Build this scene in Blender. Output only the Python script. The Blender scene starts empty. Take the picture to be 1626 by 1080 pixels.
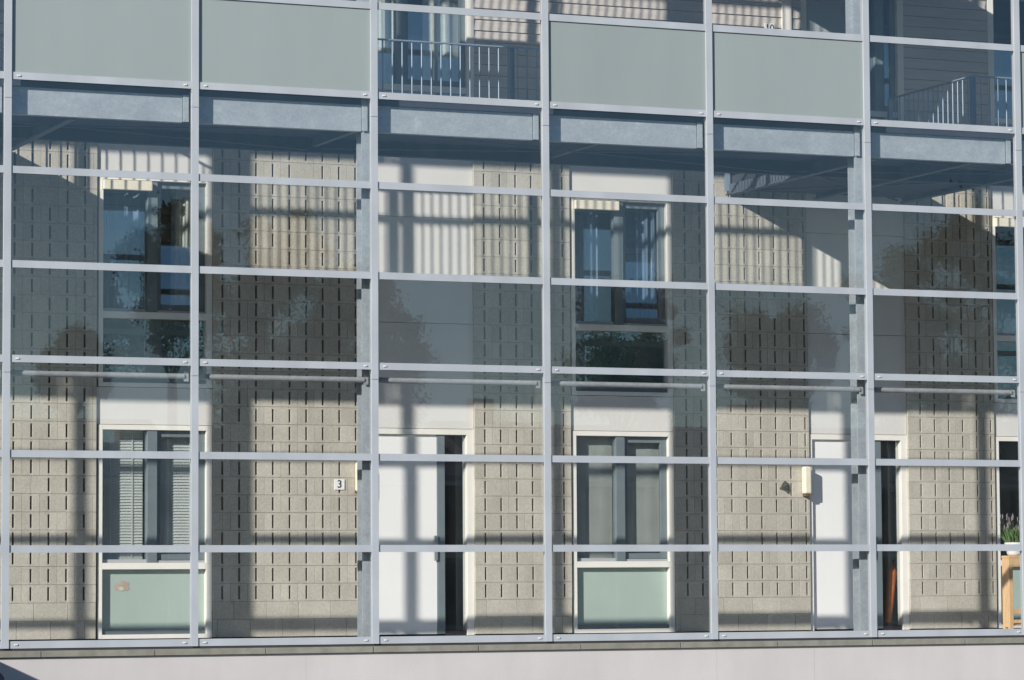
import bpy, bmesh, math, random
from mathutils import Vector, Matrix
R = random.Random(7)
C = bpy.context.scene.collection
scene = bpy.context.scene

# ------------------------------------------------------------------ camera
cam = bpy.data.cameras.new('camera')
co = bpy.data.objects.new('camera', cam)
C.objects.link(co)
scene.camera = co
cam.sensor_width = 36.0
cam.lens = 116.38
cam.clip_start, cam.clip_end = 0.5, 900.0


def cam_matrix(yaw, pitch, roll, loc):
    f = Vector((math.sin(yaw) * math.cos(pitch), math.cos(yaw) * math.cos(pitch), math.sin(pitch)))
    r = Vector((math.cos(yaw), -math.sin(yaw), 0))
    u = r.cross(f)
    r2 = r * math.cos(roll) + u * math.sin(roll)
    u2 = -r * math.sin(roll) + u * math.cos(roll)
    m = Matrix((r2, u2, -f)).transposed().to_4x4()
    m.translation = Vector(loc)
    return m


co.matrix_world = cam_matrix(0.398106, 0.0730120, -0.00573967, (-8.29492, -33.0350, 0.605529))

# ------------------------------------------------------------------ world and sun
SUN = Vector((1.444, 1.0, -0.673)).normalized()          # the way the light travels
world = bpy.data.worlds.new('World')
scene.world = world
world.use_nodes = True
wn = world.node_tree
bg = wn.nodes['Background']
sky = wn.nodes.new('ShaderNodeTexSky')
sky.sky_type = 'NISHITA'
sky.sun_disc = False
sky.sun_elevation = math.asin(-SUN.z)
sky.sun_rotation = math.atan2(-SUN.x, -SUN.y)
sky.air_density, sky.dust_density, sky.ozone_density = 1.0, 0.3, 4.0
wn.links.new(sky.outputs[0], bg.inputs[0])
bg.inputs[1].default_value = 0.073
sl = bpy.data.lights.new('sun', 'SUN')
sl.energy = 4.1
sl.angle = math.radians(0.53)
sl.color = (1.0, 0.945, 0.87)
so = bpy.data.objects.new('sun', sl)
so.rotation_euler = SUN.to_track_quat('-Z', 'Y').to_euler()
so.location = (-40, -30, 30)
C.objects.link(so)
scene.view_settings.view_transform = 'Standard'
scene.view_settings.look = 'None'
scene.view_settings.exposure = 0.85
scene.view_settings.gamma = 1.0
scene.cycles.max_bounces = 14
scene.cycles.transparent_max_bounces = 24
scene.cycles.glossy_bounces = 4
scene.cycles.caustics_reflective = False
scene.cycles.caustics_refractive = False

# ------------------------------------------------------------------ materials
MATS = {}


def mat(name):
    m = bpy.data.materials.new(name)
    m.use_nodes = True
    MATS[name] = m
    return m, m.node_tree, m.node_tree.nodes['Principled BSDF']


def nd(t, kind, **kw):
    n = t.nodes.new(kind)
    for k, v in kw.items():
        setattr(n, k, v)
    return n


def plain(name, col, rough=0.6, metal=0.0, var=0.06, scale=6.0, bump=0.0, bscale=60.0, stretch=(1, 1, 1), spec=0.5, detail=4.0):
    """base colour with an uneven tone and a little relief"""
    m, t, b = mat(name)
    tc = nd(t, 'ShaderNodeNewGeometry')
    mp = nd(t, 'ShaderNodeMapping')
    mp.inputs['Scale'].default_value = stretch
    t.links.new(tc.outputs['Position'], mp.inputs[0])
    n = nd(t, 'ShaderNodeTexNoise')
    n.inputs['Scale'].default_value = scale
    n.inputs['Detail'].default_value = detail
    t.links.new(mp.outputs[0], n.inputs['Vector'])
    mr = nd(t, 'ShaderNodeMapRange')
    mr.inputs[1].default_value, mr.inputs[2].default_value = 0.3, 0.7
    mr.inputs[3].default_value, mr.inputs[4].default_value = 1 - var, 1 + var
    t.links.new(n.outputs[0], mr.inputs[0])
    mx = nd(t, 'ShaderNodeVectorMath', operation='SCALE')
    mx.inputs[0].default_value = col
    t.links.new(mr.outputs[0], mx.inputs['Scale'])
    t.links.new(mx.outputs[0], b.inputs['Base Color'])
    b.inputs['Roughness'].default_value = rough
    b.inputs['Metallic'].default_value = metal
    b.inputs['Specular IOR Level'].default_value = spec
    if bump:
        n2 = nd(t, 'ShaderNodeTexNoise')
        n2.inputs['Scale'].default_value = bscale
        n2.inputs['Detail'].default_value = 6
        t.links.new(tc.outputs['Position'], n2.inputs['Vector'])
        bp = nd(t, 'ShaderNodeBump')
        bp.inputs['Strength'].default_value = bump
        bp.inputs['Distance'].default_value = 0.01
        t.links.new(n2.outputs[0], bp.inputs['Height'])
        t.links.new(bp.outputs[0], b.inputs['Normal'])
    return m


def glass(name, tint, f0, rough=0.0, glossy=(1, 1, 1), dust=0.0):
    m = bpy.data.materials.new(name)
    m.use_nodes = True
    MATS[name] = m
    t = m.node_tree
    t.nodes.clear()
    out = nd(t, 'ShaderNodeOutputMaterial')
    tr = nd(t, 'ShaderNodeBsdfTransparent')
    tr.inputs[0].default_value = (*tint, 1)
    gl = nd(t, 'ShaderNodeBsdfGlossy')
    gl.inputs[0].default_value = (*glossy, 1)
    gl.inputs['Roughness'].default_value = rough
    lw = nd(t, 'ShaderNodeLayerWeight')
    lw.inputs[0].default_value = 0.5
    pw = nd(t, 'ShaderNodeMath', operation='POWER')
    pw.inputs[1].default_value = 5.0
    ml = nd(t, 'ShaderNodeMath', operation='MULTIPLY_ADD')
    ml.inputs[1].default_value = 1 - f0
    ml.inputs[2].default_value = f0
    mix = nd(t, 'ShaderNodeMixShader')
    t.links.new(lw.outputs['Facing'], pw.inputs[0])
    t.links.new(pw.outputs[0], ml.inputs[0])
    t.links.new(ml.outputs[0], mix.inputs[0])
    t.links.new(tr.outputs[0], mix.inputs[1])
    t.links.new(gl.outputs[0], mix.inputs[2])
    if not dust:
        t.links.new(mix.outputs[0], out.inputs[0])
        return m
    g = nd(t, 'ShaderNodeNewGeometry')                      # dust and dried rain runs
    mp = nd(t, 'ShaderNodeMapping')
    mp.inputs['Scale'].default_value = (7, 7, 0.8)
    n1 = nd(t, 'ShaderNodeTexNoise'); n1.inputs['Scale'].default_value = 1.0; n1.inputs['Detail'].default_value = 8
    n2 = nd(t, 'ShaderNodeTexNoise'); n2.inputs['Scale'].default_value = 0.9; n2.inputs['Detail'].default_value = 5
    t.links.new(g.outputs['Position'], mp.inputs[0])
    t.links.new(mp.outputs[0], n1.inputs['Vector'])
    t.links.new(g.outputs['Position'], n2.inputs['Vector'])
    mu = nd(t, 'ShaderNodeMath', operation='MULTIPLY')
    t.links.new(n1.outputs[0], mu.inputs[0]); t.links.new(n2.outputs[0], mu.inputs[1])
    r = nd(t, 'ShaderNodeMapRange')
    r.inputs[1].default_value, r.inputs[2].default_value = 0.22, 0.45
    r.inputs[3].default_value, r.inputs[4].default_value = 0.1 * dust, dust
    t.links.new(mu.outputs[0], r.inputs[0])
    df = nd(t, 'ShaderNodeBsdfDiffuse'); df.inputs[0].default_value = (0.55, 0.55, 0.53, 1)
    m2 = nd(t, 'ShaderNodeMixShader')
    t.links.new(r.outputs[0], m2.inputs[0])
    t.links.new(mix.outputs[0], m2.inputs[1]); t.links.new(df.outputs[0], m2.inputs[2])
    t.links.new(m2.outputs[0], out.inputs[0])
    return m


def block_material():
    m, t, b = mat('concrete_block')
    g = nd(t, 'ShaderNodeNewGeometry')
    n1 = nd(t, 'ShaderNodeTexNoise'); n1.inputs['Scale'].default_value = 55; n1.inputs['Detail'].default_value = 5
    n2 = nd(t, 'ShaderNodeTexNoise'); n2.inputs['Scale'].default_value = 2.2; n2.inputs['Detail'].default_value = 5
    mp = nd(t, 'ShaderNodeMapping'); mp.inputs['Scale'].default_value = (9, 9, 0.9)
    n3 = nd(t, 'ShaderNodeTexNoise'); n3.inputs['Scale'].default_value = 1.0; n3.inputs['Detail'].default_value = 6
    for n in (n1, n2):
        t.links.new(g.outputs['Position'], n.inputs['Vector'])
    t.links.new(g.outputs['Position'], mp.inputs[0])
    t.links.new(mp.outputs[0], n3.inputs['Vector'])

    def rng(src, a, c, lo=0.3, hi=0.7):
        r = nd(t, 'ShaderNodeMapRange')
        r.inputs[1].default_value, r.inputs[2].default_value = lo, hi
        r.inputs[3].default_value, r.inputs[4].default_value = a, c
        t.links.new(src, r.inputs[0])
        return r.outputs[0]
    a = rng(g.outputs['Random Per Island'], 0.91, 1.07, 0, 1)
    bb = rng(n1.outputs[0], 0.89, 1.12)
    c = rng(n2.outputs[0], 0.88, 1.08)
    d = rng(n3.outputs[0], 0.975, 1.02)

    def mul(x, y):
        q = nd(t, 'ShaderNodeMath', operation='MULTIPLY')
        t.links.new(x, q.inputs[0]); t.links.new(y, q.inputs[1])
        return q.outputs[0]
    k = mul(mul(a, bb), mul(c, d))
    ramp = nd(t, 'ShaderNodeMix', data_type='RGBA')
    ramp.inputs[6].default_value = (0.472, 0.438, 0.365, 1)
    ramp.inputs[7].default_value = (0.445, 0.42, 0.37, 1)
    t.links.new(n2.outputs[0], ramp.inputs[0])
    s = nd(t, 'ShaderNodeVectorMath', operation='SCALE')
    t.links.new(ramp.outputs[2], s.inputs[0]); t.links.new(k, s.inputs['Scale'])
    t.links.new(s.outputs[0], b.inputs['Base Color'])
    b.inputs['Roughness'].default_value = 0.9
    b.inputs['Specular IOR Level'].default_value = 0.2
    bp = nd(t, 'ShaderNodeBump'); bp.inputs['Strength'].default_value = 0.35; bp.inputs['Distance'].default_value = 0.006
    t.links.new(n1.outputs[0], bp.inputs['Height'])
    t.links.new(bp.outputs[0], b.inputs['Normal'])


def galvanised(name, col):
    m, t, b = mat(name)
    g = nd(t, 'ShaderNodeNewGeometry')
    v = nd(t, 'ShaderNodeTexVoronoi'); v.inputs['Scale'].default_value = 45
    n = nd(t, 'ShaderNodeTexNoise'); n.inputs['Scale'].default_value = 5; n.inputs['Detail'].default_value = 8; n.inputs['Roughness'].default_value = 0.7
    mp = nd(t, 'ShaderNodeMapping'); mp.inputs['Scale'].default_value = (1, 1, 1.4)
    t.links.new(g.outputs['Position'], v.inputs['Vector'])
    t.links.new(g.outputs['Position'], mp.inputs[0])
    t.links.new(mp.outputs[0], n.inputs['Vector'])
    r = nd(t, 'ShaderNodeMapRange'); r.inputs[3].default_value, r.inputs[4].default_value = 0.9, 1.07
    t.links.new(v.outputs['Color'], r.inputs[0])
    cr = nd(t, 'ShaderNodeValToRGB')
    e = cr.color_ramp.elements
    e[0].position, e[0].color = 0.30, (col[0] * .78, col[1] * .78, col[2] * .8, 1)
    e[1].position, e[1].color = 0.62, (*col, 1)
    x = e.new(0.72); x.color = (min(1, col[0] * 1.35), min(1, col[1] * 1.33), min(1, col[2] * 1.3), 1)
    t.links.new(n.outputs[0], cr.inputs[0])
    s = nd(t, 'ShaderNodeVectorMath', operation='SCALE')
    t.links.new(cr.outputs[0], s.inputs[0]); t.links.new(r.outputs[0], s.inputs['Scale'])
    t.links.new(s.outputs[0], b.inputs['Base Color'])
    b.inputs['Roughness'].default_value = 0.5
    b.inputs['Metallic'].default_value = 0.1




def render_wall(name, col):
    m = plain(name, col, 0.85, 0, 0.05, 1.4, 0.12, 40, detail=9.0)
    t = m.node_tree
    b = t.nodes['Principled BSDF']
    src = b.inputs['Base Color'].links[0].from_socket
    g = nd(t, 'ShaderNodeNewGeometry')
    v = nd(t, 'ShaderNodeTexVoronoi'); v.inputs['Scale'].default_value = 3.2
    n = nd(t, 'ShaderNodeTexNoise'); n.inputs['Scale'].default_value = 14
    mp = nd(t, 'ShaderNodeMapping'); mp.inputs['Scale'].default_value = (5, 5, 0.5)
    n2 = nd(t, 'ShaderNodeTexNoise'); n2.inputs['Scale'].default_value = 1.0; n2.inputs['Detail'].default_value = 7
    for q in (v, n):
        t.links.new(g.outputs['Position'], q.inputs['Vector'])
    t.links.new(g.outputs['Position'], mp.inputs[0]); t.links.new(mp.outputs[0], n2.inputs['Vector'])
    r = nd(t, 'ShaderNodeMapRange')
    r.inputs[1].default_value, r.inputs[2].default_value, r.inputs[3].default_value, r.inputs[4].default_value = 0.015, 0.03, 0.45, 1.0
    t.links.new(v.outputs['Distance'], r.inputs[0])
    r2 = nd(t, 'ShaderNodeMapRange')
    r2.inputs[1].default_value, r2.inputs[2].default_value, r2.inputs[3].default_value, r2.inputs[4].default_value = 0.35, 0.7, 1.015, 0.975
    t.links.new(n2.outputs[0], r2.inputs[0])
    k = nd(t, 'ShaderNodeMath', operation='MULTIPLY')
    t.links.new(r.outputs[0], k.inputs[0]); t.links.new(r2.outputs[0], k.inputs[1])
    sc = nd(t, 'ShaderNodeVectorMath', operation='SCALE')
    t.links.new(src, sc.inputs[0]); t.links.new(k.outputs[0], sc.inputs['Scale'])
    t.links.new(sc.outputs[0], b.inputs['Base Color'])


block_material()
galvanised('galvanised_steel', (0.365, 0.40, 0.425))
galvanised('tube_steel', (0.33, 0.345, 0.36))
plain('aluminium', (0.355, 0.382, 0.415), 0.45, 0.1, 0.09, 2.5, 0.0, stretch=(1, 1, 0.6), detail=9.0)
plain('aluminium_back', (0.42, 0.43, 0.44), 0.5, 0.1, 0.05, 3)
plain('clip_metal', (0.62, 0.62, 0.60), 0.35, 0.2, 0.05, 20)
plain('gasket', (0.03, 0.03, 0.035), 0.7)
plain('frosted_glass', (0.235, 0.27, 0.272), 0.28, 0, 0.035, 0.8, 0, stretch=(2.2, 1, 0.5), detail=5.0)
plain('soffit', (0.028, 0.036, 0.055), 0.8, 0, 0.12, 2.5)  # navy: deep shade and a veil of mirrored sky put into the colour
plain('dark_steel', (0.085, 0.10, 0.125), 0.6, 0.2, 0.15, 6)
plain('bridge_board', (0.03, 0.034, 0.045), 0.8, 0, 0.2, 4)
plain('rail_paint', (0.27, 0.33, 0.405), 0.45, 0.3, 0.05, 8)
plain('white_panel', (0.66, 0.64, 0.61), 0.65, 0, 0.035, 1.6, 0.05, 200)
plain('white_frame', (0.78, 0.75, 0.69), 0.45, 0, 0.03, 4)
plain('door_white', (0.80, 0.79, 0.775), 0.4, 0, 0.02, 1.5)
plain('sash_grey', (0.15, 0.185, 0.20), 0.45, 0, 0.06, 5)
plain('frosted_pane', (0.37, 0.45, 0.405), 0.22, 0, 0.06, 1.3, 0, detail=2.0)
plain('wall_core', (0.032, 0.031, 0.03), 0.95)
plain('mortar', (0.24, 0.225, 0.20), 0.95, 0, 0.2, 40)
plain('siding', (0.54, 0.49, 0.45), 0.75, 0, 0.07, 5, 0.1, 90, (0.35, 1, 6))
render_wall('plinth', (0.40, 0.387, 0.387))
plain('coping', (0.175, 0.172, 0.145), 0.85, 0, 0.16, 9, 0.2, 90)
plain('floor_slab', (0.46, 0.46, 0.465), 0.85, 0, 0.1, 5)
plain('room_wall', (0.36, 0.37, 0.35), 0.85)
plain('room_floor', (0.2, 0.15, 0.1), 0.6)
plain('curtain_sky_tint', (0.17, 0.235, 0.35), 0.9, 0, 0.05, 8)  # blue of the sky mirrored in the panes, put into the cloth colour
plain('curtain_white', (0.62, 0.64, 0.60), 0.9, 0, 0.05, 8)
plain('curtain_green', (0.49, 0.50, 0.475), 0.9, 0, 0.08, 4)
plain('blind_white', (0.86, 0.87, 0.845), 0.5, 0, 0.03, 6)
plain('cream', (0.75, 0.70, 0.56), 0.5, 0, 0.05, 10)
plain('rust_brown', (0.16, 0.09, 0.05), 0.8, 0, 0.2, 30)
plain('sign_white', (0.76, 0.76, 0.74), 0.4, 0, 0.03, 10)
plain('sign_black', (0.02, 0.02, 0.022), 0.5)
plain('ornament', (0.085, 0.09, 0.075), 0.7, 0, 0.45, 60)
m_ = MATS['frosted_glass']
t_ = m_.node_tree
b_ = t_.nodes['Principled BSDF']
oi = nd(t_, 'ShaderNodeObjectInfo')
mr_ = nd(t_, 'ShaderNodeMapRange')
mr_.inputs[3].default_value, mr_.inputs[4].default_value = 0.95, 1.05
sc_ = nd(t_, 'ShaderNodeVectorMath', operation='SCALE')
t_.links.new(oi.outputs['Random'], mr_.inputs[0])
t_.links.new(b_.inputs['Base Color'].links[0].from_socket, sc_.inputs[0])
t_.links.new(mr_.outputs[0], sc_.inputs['Scale'])
t_.links.new(sc_.outputs[0], b_.inputs['Base Color'])
plain('pine', (0.58, 0.38, 0.21), 0.55, 0, 0.16, 6, 0.1, 60, (14, 14, 1.2))
plain('pot_white', (0.66, 0.65, 0.61), 0.4, 0, 0.03, 10)
plain('shaded_steel', (0.085, 0.10, 0.125), 0.6, 0.1, 0.1, 6)  # galvanised steel coloured darker to carry the shade under the deck
plain('infill_dark', (0.085, 0.135, 0.14), 0.6)  # teal of the mirrored sky put into the board colour
plain('soil', (0.05, 0.035, 0.025), 0.95, 0, 0.3, 60)
plain('leaf_green', (0.085, 0.15, 0.05), 0.6, 0, 0.4, 30)
plain('flower_lilac', (0.27, 0.22, 0.26), 0.7, 0, 0.2, 40)
plain('sticker_red', (0.42, 0.32, 0.27), 0.5, 0, 0.15, 14)
plain('sticker_white', (0.50, 0.51, 0.44), 0.5)
plain('orange_cloth', (0.66, 0.19, 0.05), 0.7, 0, 0.15, 14)
plain('handle_steel', (0.42, 0.45, 0.46), 0.35, 0.6)
plain('door_grey', (0.33, 0.36, 0.37), 0.55, 0, 0.04, 2)
plain('asphalt', (0.05, 0.05, 0.052), 0.9, 0, 0.25, 3, 0.3, 60)
plain('paving', (0.30, 0.285, 0.265), 0.9, 0, 0.15, 2.0, 0.2, 40)
plain('lawn', (0.045, 0.07, 0.02), 0.95, 0, 0.3, 1.2)
plain('bark', (0.05, 0.04, 0.03), 0.95, 0, 0.4, 12, 0.6, 30)
plain('tree_leaf', (0.06, 0.085, 0.028), 0.6, 0, 0.5, 1.4)
plain('house_brick', (0.17, 0.085, 0.055), 0.9, 0, 0.2, 3)
plain('roof_tile', (0.07, 0.055, 0.05), 0.85, 0, 0.2, 3)
plain('car_paint', (0.012, 0.015, 0.028), 0.2, 0.2, 0.05, 2)
plain('tyre', (0.02, 0.02, 0.02), 0.85)
plain('rim', (0.4, 0.4, 0.42), 0.3, 0.7)
plain('lamp_red', (0.30, 0.02, 0.02), 0.2)
plain('headlamp', (0.6, 0.62, 0.64), 0.15)
glass('facade_glass', (0.975, 0.982, 0.985), 0.058, 0, (0.84, 0.93, 1.0), 0.009)
glass('window_glass', (0.935, 0.95, 0.947), 0.115, 0, (0.70, 0.87, 1.0))
glass('car_glass', (0.25, 0.28, 0.28), 0.06)


# ------------------------------------------------------------------ mesh helpers
class MB:
    """collects verts and faces in world coordinates and links them as one mesh object"""

    def __init__(s):
        s.v, s.f, s.mi, s.mats, s.smooth = [], [], [], [], set()

    def slot(s, m):
        if m not in s.mats:
            s.mats.append(m)
        return s.mats.index(m)

    def add(s, vs, fs, m=None, smooth=False):
        o = len(s.v)
        i = s.slot(m) if m else 0
        s.v += [tuple(v) for v in vs]
        for f in fs:
            if smooth:
                s.smooth.add(len(s.f))
            s.f.append([o + k for k in f]); s.mi.append(i)
        return s

    def box(s, x0, x1, y0, y1, z0, z1, m=None):
        v = [(x, y, z) for z in (z0, z1) for y in (y0, y1) for x in (x0, x1)]
        f = [(0, 2, 3, 1), (4, 5, 7, 6), (0, 1, 5, 4), (2, 6, 7, 3), (0, 4, 6, 2), (1, 3, 7, 5)]
        return s.add(v, f, m)

    def bevbox(s, x0, x1, y0, y1, z0, z1, b, m=None):
        """box with its front (-Y) edges chamfered"""
        v = [(x0, y1, z0), (x1, y1, z0), (x1, y1, z1), (x0, y1, z1),
             (x0, y0 + b, z0), (x1, y0 + b, z0), (x1, y0 + b, z1), (x0, y0 + b, z1),
             (x0 + b, y0, z0 + b), (x1 - b, y0, z0 + b), (x1 - b, y0, z1 - b), (x0 + b, y0, z1 - b)]
        f = [(0, 3, 2, 1), (0, 1, 5, 4), (1, 2, 6, 5), (2, 3, 7, 6), (3, 0, 4, 7),
             (4, 5, 9, 8), (5, 6, 10, 9), (6, 7, 11, 10), (7, 4, 8, 11), (8, 9, 10, 11)]
        return s.add(v, f, m)

    def tube(s, p, q, r, n=12, r2=None, m=None, smooth=True):
        p, q = Vector(p), Vector(q)
        r2 = r if r2 is None else r2
        d = (q - p).normalized()
        a = d.orthogonal().normalized()
        b = d.cross(a)
        vs, fs = [], []
        for k in range(n):
            w = 2 * math.pi * k / n
            e = a * math.cos(w) + b * math.sin(w)
            vs += [p + e * r, q + e * r2]
        for k in range(n):
            j = (k + 1) % n
            fs.append((2 * k, 2 * j, 2 * j + 1, 2 * k + 1))
        s.add(vs, fs, m, smooth)
        s.add([vs[2 * k] for k in range(n)], [tuple(reversed(range(n)))], m)
        s.add([vs[2 * k + 1] for k in range(n)], [tuple(range(n))], m)
        return s

    def lathe(s, c, prof, n=20, m=None):
        vs, fs = [], []
        for (r, z) in prof:
            for k in range(n):
                w = 2 * math.pi * k / n
                vs.append((c[0] + r * math.cos(w), c[1] + r * math.sin(w), c[2] + z))
        for i in range(len(prof) - 1):
            for k in range(n):
                j = (k + 1) % n
                fs.append((i * n + k, i * n + j, (i + 1) * n + j, (i + 1) * n + k))
        s.add(vs, fs, m, True)
        return s

    def prism(s, pts, y0, y1, m=None):
        """outline in X-Z pushed along Y"""
        n = len(pts)
        vs = [(x, y0, z) for x, z in pts] + [(x, y1, z) for x, z in pts]
        fs = [tuple(range(n)), tuple(reversed(range(n, 2 * n)))]
        for k in range(n):
            j = (k + 1) % n
            fs.append((k, n + k, n + j, j))
        return s.add(vs, fs, m)

    def build(s, name, m=None, parent=None, bevel=0.0):
        me = bpy.data.meshes.new(name)
        off = parent_loc(parent)
        me.from_pydata([(x - off.x, y - off.y, z - off.z) for x, y, z in s.v], [], s.f)
        names = s.mats if s.mats else [m]
        for q in names:
            me.materials.append(MATS[q])
        for i, p in enumerate(me.polygons):
            p.material_index = s.mi[i]
            p.use_smooth = i in s.smooth
        bm = bmesh.new(); bm.from_mesh(me)
        bmesh.ops.recalc_face_normals(bm, faces=bm.faces)
        bm.to_mesh(me); bm.free()
        me.update()
        o = bpy.data.objects.new(name, me)
        C.objects.link(o)
        o.parent = parent
        if bevel:
            md = o.modifiers.new('edge', 'BEVEL')
            md.width = bevel; md.segments = 2; md.limit_method = 'ANGLE'
        return o


def parent_loc(p):
    v = Vector((0, 0, 0))
    while p is not None:
        v = v + Vector(p.location)
        p = p.parent
    return v


def tag(o, label=None, cat=None, group=None, kind=None):
    if label: o['label'] = label
    if cat: o['category'] = cat
    if group: o['group'] = group
    if kind: o['kind'] = kind
    return o


def empty(name, loc, label, cat, group=None):
    o = bpy.data.objects.new(name, None)
    o.location = loc
    o.empty_display_size = 0.2
    C.objects.link(o)
    return tag(o, label, cat, group)


def copy_tree(o, parent=None):
    c = o.copy()
    C.objects.link(c)
    c.parent = parent
    for ch in list(o.children):
        copy_tree(ch, c)
    return c


def bx(name, m, parent, *b, bevel=0.0):
    q = MB()
    for k in b:
        q.box(*k)
    return q.build(name, m, parent, bevel)


# ------------------------------------------------------------------ the setting
W, U = 2.0, 0.97
GZ = -1.0
g = MB(); g.add([(-400, -0.05, GZ), (400, -0.05, GZ), (400, -400, GZ), (-400, -400, GZ)], [(0, 1, 2, 3)])
tag(g.build('ground', 'lawn'), kind='structure')
g = MB(); g.add([(-200, -31.5, GZ + .004), (200, -31.5, GZ + .004), (200, -3.2, GZ + .004), (-200, -3.2, GZ + .004)], [(0, 1, 2, 3)])
tag(g.build('road', 'asphalt'), kind='structure')
g = MB(); g.box(-200, 200, -3.1, -0.1, GZ - .2, GZ + .11)
tag(g.build('pavement', 'paving'), kind='structure')
g = MB(); g.box(-200, 200, -36.5, -31.6, GZ - .2, GZ + .11)
tag(g.build('far_pavement', 'paving'), kind='structure')
g = MB(); g.box(-9, 22, 0.13, 4.06, -0.2, -0.045)
tag(g.build('gallery_floor', 'floor_slab'), kind='structure')

# ------------------------------------------------------------------ plinth with its coping stones
pl = empty('plinth_wall', (6, -0.03, GZ), 'white rendered plinth wall with a thin coping, under the glass facade', 'wall')
q = MB(); q.box(-40, 40, -0.02, 0.12, GZ - 0.3, -0.132)
q.build('rendered_wall', 'plinth', pl)
for k in range(-6, 14):
    x = 0.37 + 1.2 * k
    q = MB(); q.box(x + .004, x + 1.196, -0.055 , 0.11, -0.128, -0.063)
    q.build('coping_stone', 'coping', pl, 0.004)
for x in (-5.6, 3.22, 8.02, 9.24, 12.9):
    bx('render_joint', 'paving', pl, (x, x + .004, -0.0205, -0.012, GZ, -0.133))
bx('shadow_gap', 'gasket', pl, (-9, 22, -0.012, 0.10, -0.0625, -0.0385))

# ------------------------------------------------------------------ curtain wall
cw = empty('curtain_wall', (6, 0, 0), 'pale aluminium framed glass wall across the front, clear and frosted panes', 'glass wall')
ROWS = [U * k for k in range(13)]
MX = [-8, -6, -4, -2, 0, 2, 4, 6, 8, 10, 12, 14, 16, 18, 20]
HW = 0.0375
for i, x in enumerate(MX):
    q = MB()
    for (a, b) in ((-0.037, 2.765), (2.770, 5.585), (5.590, 8.405), (8.410, 11.72)):
        q.box(x - HW, x + HW, -0.036, -0.008, a, b)                      # outer cap, jointed once a storey
    q.box(x - 0.026, x + 0.026, 0.014, 0.046, -0.037, 11.72)            # inner box
    q.box(x - 0.014, x + 0.014, -0.0075, 0.0135, -0.037, 11.72, None)
    q.build('mullion', 'aluminium', cw)


def transom(q, x0, x1, z):
    q.box(x0 + HW + .002, x1 - HW - .002, -0.022, -0.007, z - HW, z + HW)
    q.box(x0 + 0.027, x1 - 0.027, 0.014, 0.05, z - 0.026, z + 0.026)


def clear_row(x0, z0):
    """frosted bands run between the storeys, two bays in three"""
    b = round(x0 / 2)
    if abs(z0 - 6 * U) < .01 or abs(z0 - 9 * U) < .01:
        return b % 3 == 2
    return True


outT, outG, outF = MB(), MB(), MB()
for i in range(len(MX) - 1):
    x0, x1 = MX[i], MX[i + 1]
    for j, z in enumerate(ROWS):
        seen = 0 <= x0 <= 12 and j <= 7
        if seen:
            q = MB(); transom(q, x0, x1, z)
            o = q.build('transom', 'aluminium', cw)
            if j % 3 == 0:
                for s_ in (x0 + 0.115, x1 - 0.105):
                    c = MB(); c.box(s_ - .018, s_ + .018, -0.033, -0.0225, z - .008, z + .009)
                    c.build('clip', 'clip_metal', o, 0.003)
        else:
            transom(outT, x0, x1, z)
        if j + 1 < len(ROWS):
            a, b = z + 0.012, ROWS[j + 1] - 0.012
            clear = clear_row(x0, z)
            if 0 <= x0 <= 12 and j <= 7:
                q = MB(); q.box(x0 + .016, x1 - .016, -0.005, 0.007, a, b)
                ta, tb = R.uniform(-.0012, .0012), R.uniform(-.0009, .0009)   # no pane sits quite true
                q.v = [(x, y + ta * (x - x0 - 1) + tb * (z_ - a - .48), z_) for x, y, z_ in q.v]
                q.build('glass_pane' if clear else 'frosted_panel', 'facade_glass' if clear else 'frosted_glass', cw)
            else:
                (outG if clear else outF).box(x0 + .016, x1 - .016, -0.005, 0.007, a, b)
tag(outT.build('outer_transom', 'aluminium', cw), kind='stuff')
tag(outG.build('outer_glass_pane', 'facade_glass', cw), kind='stuff')
tag(outF.build('outer_frosted_panel', 'frosted_glass', cw), kind='stuff')
# thin galvanised tube just behind the second clip row, one length per bay with an angle bracket
for i in range(3, len(MX) - 2):
    x0, x1 = MX[i], MX[i + 1]
    q = MB(); q.tube((x0 + .029, 0.10, 2.768), (x1 - .08, 0.10, 2.768), 0.031, 14)
    o = q.build('support_tube', 'tube_steel', cw)
    c = MB(); c.box(x1 - .082, x1 - .03, 0.088, 0.096, 2.715, 2.82)
    c.build('bracket', 'tube_steel', o, 0.002)


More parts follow.
